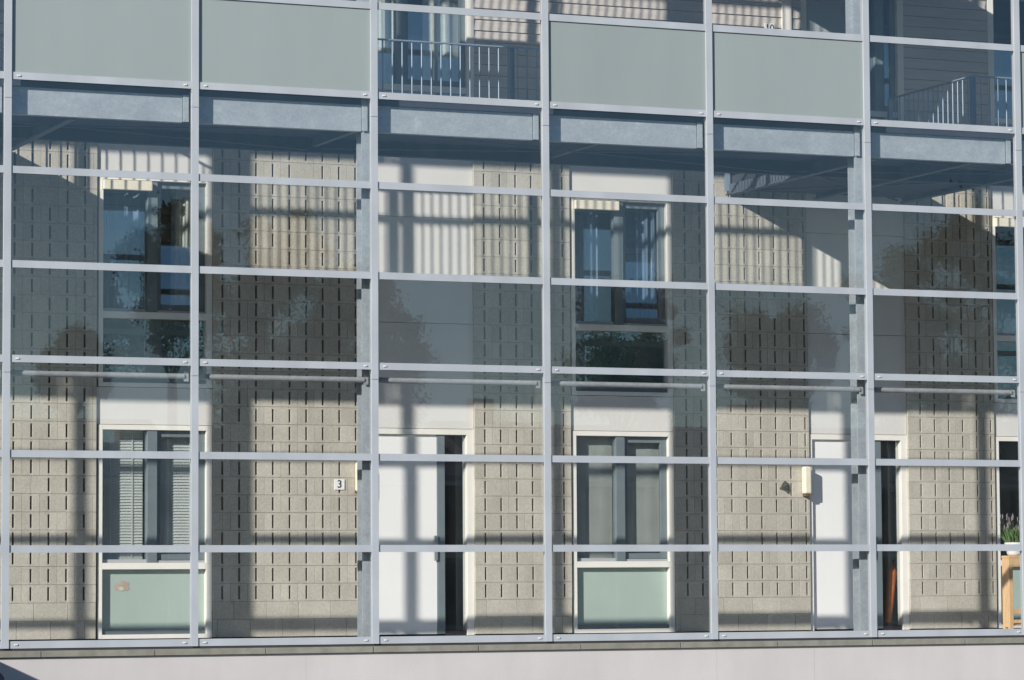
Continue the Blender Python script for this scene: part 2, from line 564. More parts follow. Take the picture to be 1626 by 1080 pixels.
# ------------------------------------------------------------------ steel access gallery
def make_gallery(z, label, seen=True):
    """deck top at z; flat underside 0.30 m lower; bridges carry it on to the doors"""
    ga = empty('access_gallery', (6, 1.0, z), label, 'gallery')
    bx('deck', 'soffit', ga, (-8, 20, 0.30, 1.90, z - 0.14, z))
    bx('deck_upstand', 'soffit', ga, (-8, 20, 0.195, 0.215, z - .02, z + 0.14))  # dark plate added so the strip over the edge beam reads as shaded
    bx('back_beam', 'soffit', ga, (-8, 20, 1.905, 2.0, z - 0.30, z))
    for i in range(len(MX) - 1):
        x0, x1 = MX[i], MX[i + 1]
        q = MB()
        q.box(x0 + .029, x1 - .10, 0.105, 0.118, z - 0.300, z - 0.015)
        q.box(x0 + .029, x1 - .10, 0.1182, 0.19, z - 0.300, z - 0.286)
        q.box(x0 + .029, x1 - .10, 0.1182, 0.19, z - 0.029, z - 0.015)
        o = q.build('edge_beam', 'galvanised_steel', ga)
        c = MB(); c.box(x1 - .097, x1 - .032, 0.088, 0.099, z - 0.295, z - 0.01)
        c.build('bracket', 'galvanised_steel', o, 0.002)
        if x0 in (-2, 4, 6, 16):
            xj = x0 if x0 != 6 else 6.9
            bx('joist', 'shaded_steel', ga, (xj - .03, xj + .03, 0.265, 1.90, z - 0.24, z - 0.142))
        if i % 3 == 0:
            for (a, b) in ((0.28, 1.85), (1.85, 0.28)):
                r = MB(); r.tube((x0 + .08, a, z - 0.262), (min(20, x0 + 5.9), b, z - 0.262 - (.02 if a < b else 0)), 0.008, 6)
                r.build('brace_rod', 'shaded_steel', ga)
    for bx0 in BRIDGES:
        bx('bridge_deck', 'bridge_board', ga, (bx0 + .05, bx0 + 2.50, 2.002, WY - .04, z - 0.16, z - .002))
        for e in (bx0, bx0 + 1.25, bx0 + 2.50):
            q = MB()
            q.box(e, e + .012, 0.27, 1.90, z - 0.285, z - 0.142)
            q.box(e, e + .012, 2.002, WY - .04, z - 0.285, z - 0.162)
            q.box(e - .035, e + .047, 0.27, WY - .04, z - 0.302, z - 0.2852)
            q.build('bridge_beam', 'shaded_steel', ga)
        for (a, b) in ((2.1, WY - .1), (WY - .1, 2.1)):
            r = MB(); r.tube((bx0 + .1, a, z - 0.25), (bx0 + 2.4, b, z - 0.25 - (.025 if a < b else 0)), 0.010, 6)
            r.build('brace_rod', 'shaded_steel', ga)
        bx('bridge_lining', 'bridge_board', ga, (bx0 + .013, bx0 + 2.499, 2.01, WY - .05, z - .235, z - .205))
    if seen:
        for x in (-2, 4, 10, 16):
            q = MB()
            q.box(x - .09, x + .09, 0.121, 0.132, -0.045, 11.6)
            q.box(x - .09, x + .09, 0.272, 0.283, -0.045, 11.6)
            q.box(x - .004, x + .004, 0.1322, 0.2718, -0.045, 11.6)
            q.build('column', 'galvanised_steel', ga)
    return ga


WY = 4.10
BRIDGES = [-1.74, 10.26]
make_gallery(5.74, 'steel access gallery with dark underside and galvanised edge beams behind the glass')
make_gallery(8.65, 'second steel gallery deck one storey higher, above the frosted band', False)


def make_rail(z, path, label, group):
    """flat handrail with round balusters along a row of plan points"""
    p0 = path[0]
    r = empty('gallery_railing', (p0[0], p0[1], z), label, 'railing', group)
    h, low = MB(), MB()
    for (a, b) in zip(path[:-1], path[1:]):
        A, B = Vector((*a, 0)), Vector((*b, 0))
        d = (B - A)
        L = d.length
        d.normalize()
        s_ = Vector((-d.y, d.x, 0))
        for (q, z0, z1, w) in ((h, z + 1.035, z + 1.05, .024), (low, z - .012, z + .0, .02)):
            vs = []
            for zz in (z0, z1):
                for (p, k) in ((A, -1), (B, -1), (B, 1), (A, 1)):
                    vs.append(p + s_ * w * k + Vector((0, 0, zz)))
            q.add(vs, [(0, 3, 2, 1), (4, 5, 6, 7), (0, 1, 5, 4), (1, 2, 6, 5), (2, 3, 7, 6), (3, 0, 4, 7)])
        n = max(1, round(L / 1.85))
        n = min(n, 5)
        for k in range(n + 1):
            p = A + d * L * k / n
            m = MB()
            e = s_ * .033
            t_ = d * .006
            for off in (-.02, .012):
                vs = [p + d * off + e * i2 + t_ * j2 + Vector((0, 0, zz)) for zz in (z - .25, z + 1.034) for (i2, j2) in ((-1, 0), (-1, 1.4), (1, 1.4), (1, 0))]
                m.add(vs, [(0, 3, 2, 1), (4, 5, 6, 7), (0, 1, 5, 4), (1, 2, 6, 5), (2, 3, 7, 6), (3, 0, 4, 7)])
            m.build('post', 'rail_paint', r)
        nb = round(L / .119)
        for k in range(1, nb):
            p = A + d * L * k / nb
            if min(abs(L * k / nb - L * i2 / n) for i2 in range(n + 1)) < .03:
                continue
            m = MB(); m.tube((p.x, p.y, z - .0), (p.x, p.y, z + 1.034), 0.0085, 6)
            m.build('baluster', 'rail_paint', r)
    h.build('handrail', 'rail_paint', r)
    low.build('lower_rail', 'rail_paint', r)
    return r


RG = 'gallery railings'
for z, up in ((5.74, ''), (8.65, ' one storey higher')):
    make_rail(z, [(0.80, 1.985), (10.22, 1.985)], ('thin bar railing along the gallery edge between two bridges' if not up else 'bar railing of the next gallery above the frosted band'), RG)
    make_rail(z, [(10.245, 2.06), (10.245, 4.04)], 'short bar railing along the bridge side nearer the lamp beside door' if not up else 'short bar railing of the upper bridge beside its left edge', RG)
    make_rail(z, [(12.60, 4.04), (12.60, 1.985), (18.2, 1.985)], 'bar railing turning from bridge to gallery behind the far right clear panes' if not up else 'cornered bar railing of the upper bridge at its far edge', RG)
    make_rail(z, [(0.74, 2.06), (0.74, 4.04)], 'short bar railing of the bridge behind the leftmost frosted panel' if not up else 'short bar railing of the upper left bridge', RG)

# ------------------------------------------------------------------ the building behind
ab = empty('apartment_building', (6, WY, -0.05), 'pale concrete block apartment building with white panels and doors behind the glass wall', 'building')
P = 6.0
CH = 0.2084
SLX = 4.669


def block_wall(x0, x1, z0, z1, first):
    q = MB()
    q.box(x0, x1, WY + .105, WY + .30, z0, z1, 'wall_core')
    n = 0
    z = z0
    while z < z1 - .02:
        ze = min(z + CH, z1)
        if n < first:                                  # base courses: long blocks, no slots
            k = math.floor((x0 - SLX) / .4) - 1
            ed = [x0]
            off = .1 + (.2 if n % 2 else 0)
            while SLX + off + k * .4 < x1:
                e = SLX + off + k * .4
                if e > x0 + .05 and e < x1 - .05:
                    ed.append(e)
                k += 1
            ed.append(x1)
            for a, b in zip(ed[:-1], ed[1:]):
                q.bevbox(a + .002, b - .002, WY, WY + .1, z + .0018, ze - .0018, .002, 'concrete_block')
        else:
            k = math.floor((x0 - SLX) / .2085) - 1
            ed = [(x0, 0)]
            while True:
                e = SLX + k * .2085
                k += 1
                if e >= x1 - .02:
                    break
                if e > x0 + .02:
                    rr = R.random()
                    if rr < .93:
                        ed.append((e, 1))              # open slot
                    elif rr < .97:
                        ed.append((e, 2))              # plain joint
                    if R.random() < .55 and e + .1 < x1 - .03:
                        ed.append((e + .1, 2))
            ed.append((x1, 0))
            sw = .0122
            for (a, ta), (b, tb) in zip(ed[:-1], ed[1:]):
                q.bevbox(a + (0, sw, .0016)[ta], b - (0, sw, .0016)[tb], WY, WY + .1, z + .0018, ze - .0018, .002, 'concrete_block')
                if tb == 1:                            # webs closing the slot above and below
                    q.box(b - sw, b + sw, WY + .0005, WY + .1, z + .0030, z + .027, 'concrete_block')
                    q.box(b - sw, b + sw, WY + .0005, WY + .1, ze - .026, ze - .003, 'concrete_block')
                elif tb == 2:
                    q.box(b - .0016, b + .0016, WY + .005, WY + .1, z + .003, ze - .003, 'mortar')
        if ze < z1 - .01:
            q.box(x0, x1, WY + .005, WY + .0995, ze - .0017, ze + .0017, 'mortar')
        z = ze
        n += 1
    return q.build('block_wall', None, ab)


def panel(x0, x1, z0, z1):
    return bx('white_panel', 'white_panel', ab, (x0, x1, WY + .038, WY + .3, z0, z1), bevel=.003)


def window(x0, x1, z0, deep=.03, blind=True, lit=True):
    """white frame; fixed light and casement above, frosted light below"""
    fy = WY + deep
    zt = z0 + 2.479
    f = MB()
    f.box(x0, x0 + .055, fy, fy + .16, z0, zt)
    f.box(x1 - .07, x1, fy, fy + .16, z0, zt)
    f.box(x0 + .0552, x1 - .0702, fy + .0012, fy + .16, zt - .058, zt)
    f.box(x0 + .0552, x1 - .0702, fy + .0012, fy + .16, z0 + .802, z0 + .878)
    f.box(x0 + .0552, x1 - .0702, fy + .0012, fy + .16, z0, z0 + .05)
    w = f.build('window', 'white_frame', ab, 0.003)
    a, b = x0 + .056, x1 - .071
    mx = x0 + .598
    bx('mullion', 'sash_grey', w, (mx, mx + .119, fy + .02, fy + .13, z0 + .8795, zt - .0595), bevel=.003)
    s = MB()                                                                # slim edge of the fixed light
    s.box(a, mx - .001, fy + .055, fy + .1, z0 + .8795, z0 + .918)
    s.box(a, a + .012, fy + .055, fy + .1, z0 + .919, zt - .06)
    s.build('fixed_sash', 'aluminium_back', w)
    c0, c1, cz0, cz1 = mx + .122, b, z0 + .908, zt - .06
    c = MB()
    c.box(c0, c0 + .05, fy + .065, fy + .12, cz0, cz1)
    c.box(c1 - .085, c1, fy + .065, fy + .12, cz0, cz1)
    c.box(c0 + .051, c1 - .086, fy + .066, fy + .12, cz0, cz0 + .07)
    c.box(c0 + .051, c1 - .086, fy + .066, fy + .12, cz1 - .075, cz1)
    c.build('casement_sash', 'sash_grey', w, 0.003)
    bx('sill', 'aluminium_back', w, (mx + .121, b, fy + .04, fy + .12, z0 + .8795, z0 + .905))
    bx('pane', 'window_glass', w, (a + .013, mx - .001, fy + .075, fy + .083, z0 + .919, zt - .061))
    tl = .05 if blind else 0.0                                              # upstairs the casements are tilted a little inwards
    q = MB(); q.box(c0 + .051, c1 - .086, fy + .085, fy + .093, cz0 + .071, cz1 - .076)
    q.v = [(x, y + tl * (z_ - cz0 - .071), z_) for x, y, z_ in q.v]
    q.build('pane', 'window_glass', w)
    if blind:
        bx('lower_pane', 'window_glass', w, (a + .001, b - .001, fy + .07, fy + .078, z0 + .0985, z0 + .8005))
        bx('infill_board', 'infill_dark', w, (a + .001, b - .001, fy + .11, fy + .13, z0 + .0985, z0 + .8005))
    else:
        bx('frosted_pane', 'frosted_pane', w, (a + .001, b - .001, fy + .085, fy + .10, z0 + .0985, z0 + .8005))
    bx('bottom_rail', 'sash_grey', w, (a + .001, b - .001, fy + .035, fy + .12, z0 + .0515, z0 + .097))
    if blind:
        q = MB(); q.box(x0 + .035, x0 + .625, WY - .055, WY + .028, zt - .185, zt - .072)
        q.build('roller_blind_box', 'cream', w, 0.008)
    return w


def door(x0, x1, slot_only=False):
    fy = WY + .03
    zt = 2.455
    f = MB()
    f.box(x0, x0 + .06, fy, fy + .14, -.03, zt)
    f.box(x1 - .092, x1, fy, fy + .14, -.03, zt)
    f.box(x0 + .0602, x1 - .0922, fy + .001, fy + .14, zt - .068, zt)
    d = f.build('door', 'white_frame', ab, .003)
    L, Rr = x0 + .062, x0 + .967
    q = MB(); q.box(L, Rr, fy + .045, fy + .10, -.012, zt - .07)
    q.tube((x0 + .54, fy + .0455, 1.62), (x0 + .54, fy + .038, 1.62), .012, 10)
    q.build('door_leaf', 'door_white', d, .002)
    q = MB(); q.box(Rr - .052, Rr - .006, fy + .0, fy + .022, .87, 1.17); q.box(Rr - .04, Rr - .02, fy + .0222, fy + .0448, .9, .93); q.box(Rr - .04, Rr - .02, fy + .0222, fy + .0448, 1.08, 1.11)
    q.build('handle', 'handle_steel', d, .006)
    bx('side_stile', 'sash_grey', d, (Rr + .004, Rr + .098, fy + .03, fy + .11, -.012, zt - .07), bevel=.003)
    bx('side_pane', 'window_glass', d, (Rr + .099, x1 - .0935, fy + .07, fy + .078, .03, zt - .07))
    bx('threshold', 'gasket', d, (Rr + .099, x1 - .0935, fy + .03, fy + .11, -.03, .028))
    return d


Z0, Z1, Z2 = -.024, 2.897, 5.818
for k in range(-1, 3):
    wx0, wx1 = 2.131 + P * k, 3.511 + P * k
    dx0, dx1 = 5.392 + P * k, 6.825 + P * k
    # block work between the openings
    block_wall(wx1 + .004, dx0, Z0 + .004, Z2, 2)
    block_wall(dx1, wx0 + P - .028, Z0 + .004, Z2, 2)
    if k == -1:
        block_wall(dx0 - 3.14 - 1.2, wx0 - .028, Z0 + .004, Z2, 2)
    # window column
    window(wx0, wx1, Z0, blind=False)
    panel(wx0 - .026, wx1 + .002, Z0 + 2.484, Z1 - .006)
    window(wx0, wx1, Z1)
    panel(wx0 - .026, wx1 + .002, Z1 + 2.484, Z2)
    # door column
    door(dx0, dx1)
    for a, b in ((2.460, 3.731), (3.736, 5.015), (5.020, Z2)):
        panel(dx0 + .002, dx1 - .002, a, b)
# storey three: boarding
def siding(x0, x1, z0, z1):
    """lapped boards over a dark backing"""
    q = MB()
    q.box(x0, x1, WY + .06, WY + .12, z0, z1, 'wall_core')
    z = z0
    while z < z1 - .01:
        ze = min(z + .1378, z1)
        q.add([(x0, WY - .010, z + .006), (x1, WY - .010, z + .006), (x1, WY + .008, ze), (x0, WY + .008, ze),
               (x0, WY + .05, z + .006), (x1, WY + .05, z + .006), (x1, WY + .05, ze), (x0, WY + .05, ze)],
              [(0, 1, 2, 3), (4, 7, 6, 5), (0, 4, 5, 1), (3, 2, 6, 7), (0, 3, 7, 4), (1, 5, 6, 2)], 'siding')
        z = ze
    return q.build('boarded_wall', None, ab)


def tall_window(x0, x1, z0, z1, dark=False):
    fy = WY - .01
    f = MB()
    f.box(x0, x0 + .09, fy, fy + .16, z0, z1)
    f.box(x1 - .09, x1, fy, fy + .16, z0, z1)
    f.box(x0 + .0902, x1 - .0902, fy + .001, fy + .16, z1 - .07, z1)
    f.box(x0 + .0902, x1 - .0902, fy + .02, fy + .12, z0 + .70, z0 + .775)
    f.box(x0 + .0902, x1 - .0902, fy + .001, fy + .16, z0, z0 + .05)
    w = f.build('window', 'white_frame', ab, .003)
    mx = (x0 + x1) / 2 - .06
    bx('mullion', 'sash_grey', w, (mx, mx + .12, fy + .015, fy + .14, z0 + .776, z1 - .071), bevel=.003)
    c = MB()
    c.box(mx + .121, mx + .16, fy + .06, fy + .12, z0 + .776, z1 - .071)
    c.box(x1 - .16, x1 - .0905, fy + .06, fy + .12, z0 + .776, z1 - .071)
    c.box(mx + .161, x1 - .161, fy + .061, fy + .12, z0 + .776, z0 + .85)
    c.build('casement_sash', 'sash_grey', w, .003)
    bx('pane', 'window_glass', w, (x0 + .091, mx - .001, fy + .08, fy + .088, z0 + .776, z1 - .071))
    bx('pane', 'window_glass', w, (mx + .161, x1 - .161, fy + .085, fy + .093, z0 + .851, z1 - .071))
    bx('pane', 'window_glass', w, (x0 + .091, x1 - .091, fy + .07, fy + .078, z0 + .051, z0 + .699))
    return w


ZB = Z2 + .004
for k in (-1, 0, 1, 2):
    a = 6.837 + P * k
    if k == 0:
        siding(a + .003, 11.066, ZB, 8.728)
        bx('corner_post', 'white_frame', ab, (11.068, 11.201, WY - .03, WY + .12, ZB, 8.728), bevel=.004)
        siding(11.203, 11.347, ZB, 8.728)
        dd = bx('door', 'white_frame', ab, (11.349, 11.430, WY + .001, WY + .15, ZB, 8.292), (12.043, 12.121, WY + .001, WY + .15, ZB, 8.292), (11.430, 12.043, WY + .002, WY + .15, 8.219, 8.292), bevel=.003)
        bx('door_leaf', 'door_grey', dd, (11.432, 12.041, WY + .04, WY + .1, ZB + .01, 8.217), bevel=.003)
        bx('white_panel', 'white_panel', ab, (11.349, 12.121, WY + .03, WY + .15, 8.295, 8.728))
        tall_window(12.124, 12.833, ZB + .03, 8.604)
        bx('white_panel', 'white_panel', ab, (12.124, 12.833, WY + .03, WY + .15, 8.607, 8.728))
    elif k == 1:
        siding(12.836, 14.091, ZB, 8.728)
        tall_window(14.094, 15.817, ZB + .03, 8.604)
        siding(15.820, 22, ZB, 8.728)
    elif k == -1:
        siding(-9, 4.954, ZB, 8.728)
        tall_window(4.957, 6.837, ZB + .03, 8.604)
bx('upper_wall', 'white_panel', ab, (-9, 22, WY + .02, WY + .3, 8.739, 11.64))
bx('roof', 'soffit', ab, (-9, 22, 0.02, 10.6, 11.72, 11.95))
q = MB()
for z in (-.25, Z1 - .2, Z2 - .2, 8.552, 11.5):
    q.box(-9, 22, WY + .31, 10.4, z, z + .2)
q.build('storey_floor', 'room_floor', ab)
q = MB()
q.box(-9, 22, 8.4, 8.6, -.2, 11.64)
for k in range(-2, 3):
    q.box(.70 + P * k, .85 + P * k, WY + .32, 8.39, -.04, 11.5)
q.build('interior_wall', 'room_wall', ab)
q = MB()                                                  # strip of wall behind the joints over the openings
q.box(-9, 22, WY + .302, WY + .309, Z1 - .25, Z1)
q.box(-9, 22, WY + .302, WY + .309, Z2 - .4, Z2 + .03)
q.build('lintel_beam', 'room_wall', ab)

# ------------------------------------------------------------------ things at the windows
def curtain(x0, x1, z0, z1, y, m, label, group, amp=.03, wave=.13, tilt=0.0, gather=1.0, seed=1):
    rr = random.Random(seed)
    n = max(8, int((x1 - x0) / .012))
    ph = [rr.uniform(0, 6) for _ in range(3)]
    rows = 10
    vs, fs = [], []
    for j in range(rows + 1):
        t = j / rows
        for i in range(n + 1):
            s = i / n
            w = 1 - (1 - gather) * (1 - t)
            x = x0 + (x1 - x0) * s * w + tilt * (1 - t)
            a = 2 * math.pi * s * (x1 - x0) / wave
            yy = y + amp * (math.sin(a + ph[0] + .6 * math.sin(a * .37 + ph[1])) + .4 * math.sin(a * 1.7 + ph[2]))
            vs.append((x, yy, z0 + (z1 - z0) * t))
    base = len(vs)
    vs += [(x, yy + .004, z) for x, yy, z in vs]
    for j in range(rows):
        for i in range(n):
            k = j * (n + 1) + i
            fs.append((k, k + 1, k + n + 2, k + n + 1))
            fs.append((base + k, base + k + n + 1, base + k + n + 2, base + k + 1))
    q = MB(); q.add(vs, fs, m, True)
    return tag(q.build('curtain', m), label, 'curtain', group)


CG = 'curtains in the windows'
CY = WY + .26
curtain(2.199, 2.740, Z1 + .89, Z1 + 2.4, CY, 'curtain_sky_tint', 'sky tinted curtain in the left light of upper left window', CG, seed=3)
curtain(3.093, 3.467, Z1 + .89, Z1 + 2.4, CY + .03, 'curtain_white', 'pale curtain drawn aside in the casement of upper left window', CG, seed=4, gather=.8)
curtain(8.207, 8.592, Z1 + .89, Z1 + 2.4, CY, 'curtain_sky_tint', 'sky tinted curtain in the left light of upper middle window', CG, seed=5)
curtain(8.873, 9.401, Z1 + .89, Z1 + 2.4, CY + .02, 'curtain_sky_tint', 'narrow sky tinted curtain behind casement of upper middle window', CG, seed=6)
curtain(9.060, 9.413, Z1 + 1.0, Z1 + 2.4, CY + .06, 'curtain_white', 'white curtain swept sideways in casement of upper middle window', CG, seed=7, tilt=.10, gather=.5)
curtain(8.166, 8.738, .82, 2.43, WY + .195, 'curtain_green', 'grey green sheer curtain in left light of lower middle window', CG, amp=.0025, wave=.3, seed=8)
curtain(8.821, 9.465, .82, 2.43, WY + .205, 'curtain_green', 'grey green sheer curtain in casement of lower middle window', CG, amp=.0025, wave=.3, seed=9)
curtain(5.422, 6.045, ZB + .5, 8.500, CY, 'curtain_white', 'white folded curtain in left light of top window behind railing', CG, amp=.035, wave=.26, seed=10)
curtain(6.274, 6.773, ZB + .5, 8.500, CY, 'curtain_white', 'white folded curtain in right light of top window behind railing', CG, amp=.035, wave=.26, seed=11)
curtain(12.178, 12.781, ZB + .1, 8.500, CY, 'curtain_sky_tint', 'dark sky tinted curtain in top window beside the grey door', CG, seed=12)
curtain(14.205, 14.881, ZB + .1, 7.0, CY, 'curtain_sky_tint', 'sky tinted curtain low in the top window at far right', CG, seed=13)


def venetian(x0, x1, z0, z1, y, label):
    b = empty('venetian_blind', ((x0 + x1) / 2, y, z1), label, 'blind', 'venetian blinds in the lower left window')
    q = MB()
    z = z0
    while z < z1 - .03:
        q.add([(x0, y - .009, z + .004), (x1, y - .009, z + .004), (x1, y + .009, z + .036), (x0, y + .009, z + .036),
               (x0, y - .0095, z + .0055), (x1, y - .0095, z + .0055), (x1, y + .0085, z + .0375), (x0, y + .0085, z + .0375)],
              [(0, 1, 2, 3), (4, 7, 6, 5), (0, 4, 5, 1), (3, 2, 6, 7), (0, 3, 7, 4), (1, 5, 6, 2)])
        z += .034
    q.build('slats', 'blind_white', b)
    bx('head_rail', 'blind_white', b, (x0, x1, y - .02, y + .02, z1 - .03, z1))
    bx('bottom_bar', 'blind_white', b, (x0, x1, y - .012, y + .012, z0 - .015, z0 + .005))
    t = MB()
    for s in (.25, .75):
        x = x0 + (x1 - x0) * s
        t.box(x - .007, x + .007, y - .0165, y - .0155, z0, z1 - .03)
    t.build('ladder_tape', 'blind_white', b)
    return b


venetian(2.199, 2.719, .91, 2.40, WY + .215, 'white venetian blind in fixed left light of the lower left window')
venetian(2.896, 3.426, .91, 2.40, WY + .225, 'white venetian blind in casement of lower left window, beside the mullion')

# ------------------------------------------------------------------ small things on the wall
def wall_lamp(x, label):
    l = empty('wall_lamp', (x, WY, 1.86), label, 'lamp', 'cream wall lamps by the doors')
    q = MB(); q.box(x - .048, x + .048, WY - .105, WY - .004, 1.696, 2.039)
    q.build('lamp_body', 'cream', l, .018)
    q = MB(); q.box(x - .035, x + .035, WY - .08, WY - .001, 1.662, 1.6955)
    q.build('lamp_base', 'rust_brown', l, .008)
    return l


wall_lamp(5.323, 'cream box lamp on block wall behind steel column, right of number 3')
wall_lamp(11.321, 'cream box lamp on block wall beside the white door at right')


def text_mesh(txt, size, x, y, z, parent, m='sign_black'):
    cu = bpy.data.curves.new('t', 'FONT')
    cu.body = txt; cu.size = size; cu.extrude = .001; cu.align_x = 'CENTER'; cu.align_y = 'CENTER'; cu.offset = .0012
    o = bpy.data.objects.new('t', cu)
    C.objects.link(o)
    bpy.context.view_layer.update()
    me = bpy.data.meshes.new_from_object(o.evaluated_get(bpy.context.evaluated_depsgraph_get()))
    bpy.data.objects.remove(o)
    me.materials.clear(); me.materials.append(MATS[m])
    n = bpy.data.objects.new('numeral', me)
    C.objects.link(n)
    n.parent = parent
    n.rotation_euler = (math.radians(90), 0, 0)
    n.location = Vector((x, y, z)) - parent_loc(parent)
    return n


def number_sign(x, z, w, txt, label):
    s = empty('house_number_sign', (x, WY, z), label, 'sign')
    q = MB(); q.box(x - w / 2, x + w / 2, WY - .014, WY - .002 - (.006 if z > 5 else 0), z - .063, z + .063)
    q.build('plate', 'sign_white', s, .002)
    text_mesh(txt, .13, x, WY - .0155, z, s)
    return s


number_sign(5.081, 1.777, .127, '3', 'small white square plate with black number 3 on block wall')
number_sign(10.894, 7.605, .146, '10', 'white plate with black number 10 on the grey boarding above')

q = MB()                                                   # dark leaf shaped ornament
pts = [(-.066, -.02), (-.045, .005), (-.02, .05), (.012, .078), (.03, .06), (.055, .05), (.052, .0), (.06, -.04), (.045, -.075), (.015, -.05), (-.03, -.03)]
q.prism([(11.026 + a * 1.04, 1.779 + b * 1.04) for a, b in pts], WY - .022, WY - .002)
q.prism([(11.034 + a * .5, 1.787 + b * .5) for a, b in pts], WY - .04, WY - .0222)
tag(q.build('wall_ornament', 'ornament', None, .004), 'small dark weathered butterfly shaped ornament on the block wall', 'ornament')

# flower sticker on the frosted light
fs = empty('flower_sticker', (2.438, WY + .095, .54), 'faded red flower sticker with white centre on frosted pane', 'sticker')
q = MB()
for k, (dx, dz, rx, rz) in enumerate(((-.04, .01, .045, .05), (.035, .045, .05, .04), (.05, .0, .035, .03))):
    q.prism([(2.438 + dx + rx * math.cos(b_) * (1 + .25 * math.sin(3 * b_ + k)), .565 + dz + rz * math.sin(b_) * (1 + .2 * math.cos(2 * b_ + k))) for b_ in [i * math.pi / 8 for i in range(16)]], WY + .1115 - .0004 * k, WY + .1135)
q.build('petals', 'sticker_red', fs)
q = MB(); q.prism([(2.438 + .03 * math.cos(b), .555 + .025 * math.sin(b)) for b in [i * math.pi / 7 for i in range(14)]], WY + .1085, WY + .1125)
q.build('flower_centre', 'sticker_white', fs)

# folded orange parasol leaning behind the narrow door pane
um = empty('folded_parasol', (12.646, WY + .3, -.04), 'folded orange parasol leaning inside behind the narrow door pane', 'parasol')
q = MB(); q.tube((12.615, WY + .24, .06), (12.73, WY + .30, .70), .05, 12, .075); q.tube((12.73, WY + .30, .70), (12.75, WY + .31, .80), .075, 12, .02)
q.build('canopy', 'orange_cloth', um)
q = MB(); q.tube((12.607, WY + .236, -.04), (12.752, WY + .312, .86), .012, 8)
q.build('pole', 'sign_black', um)

# pine plant stand
SX, SY = 13.965, 3.36
ps = empty('plant_stand', (SX, SY, -.045), 'tall narrow pine plant stand with open sides in front of end window', 'plant stand')
a, b, c, d = SX - .18, SX + .18, SY - .085, SY + .085
bx('top_board', 'pine', ps, (a - .004, b + .004, c - .004, d + .004, .875, .905), bevel=.004)
for (x0, y0) in ((a, c), (b - .06, c), (a, d - .045), (b - .06, d - .045)):
    bx('leg', 'pine', ps, (x0, x0 + .06, y0, y0 + .045, -.045, .8745), bevel=.004)
for x0 in (a + .004, b - .03):
    bx('side_panel', 'pine', ps, (x0, x0 + .026, c + .0455, d - .0455, .0, .8745))
bx('apron', 'pine', ps, (a + .061, b - .061, c + .002, c + .03, .76, .8745), (a + .061, b - .061, d - .03, d - .002, .76, .8745), bevel=.003)
bx('lower_rail', 'pine', ps, (a + .061, b - .061, c + .002, c + .03, .17, .235), (a + .061, b - .061, c + .002, c + .03, .05, .095), bevel=.003)
bx('shelf', 'pine', ps, (a + .061, b - .061, c + .031, d - .031, .02, .045), bevel=.003)
# potted lavender on it
pt = empty('potted_lavender', (SX - .04, SY, .905), 'white pot of flowering lavender standing on the pine stand', 'plant')
px_, pz_ = SX - .04, .906
q = MB(); q.lathe((px_, SY, pz_), [(.0, 0), (.085, 0), (.10, .03), (.112, .13), (.125, .132), (.128, .165), (.11, .166), (.105, .14), (0, .14)], 24)
q.build('pot', 'pot_white', pt)
q = MB()
fl = MB()
for k in range(230):
    w = R.uniform(0, 6.283); rr = .09 * math.sqrt(R.random())
    p = Vector((px_ + rr * math.cos(w), SY + rr * math.sin(w), pz_ + .14))
    h = R.uniform(.10, .24)
    lean = Vector((math.cos(w) * rr * 1.1 + R.uniform(-.03, .03), math.sin(w) * rr * 1.1 + R.uniform(-.03, .03), h))
    s = Vector((-math.sin(w + R.uniform(-1, 1)), math.cos(w), 0)).normalized() * .006
    mid = p + lean * .6 + Vector((0, 0, .02))
    q.add([p - s, p + s, mid + s * 1.5, mid - s * 1.5, p + lean], [(0, 1, 2, 3), (3, 2, 4)])
    if k % 7 == 0:
        e = p + lean * R.uniform(1.2, 1.7)
        q.tube(p + lean * .5, e, .0016, 4)
        for j in range(4):
            cc = e + Vector((R.uniform(-.006, .006), R.uniform(-.006, .006), j * .013 - .01))
            fl.tube(cc - Vector((0, 0, .006)), cc + Vector((0, 0, .007)), .008, 5, .004)
q.build('leaves', 'leaf_green', pt)
fl.build('flower_heads', 'flower_lilac', pt)

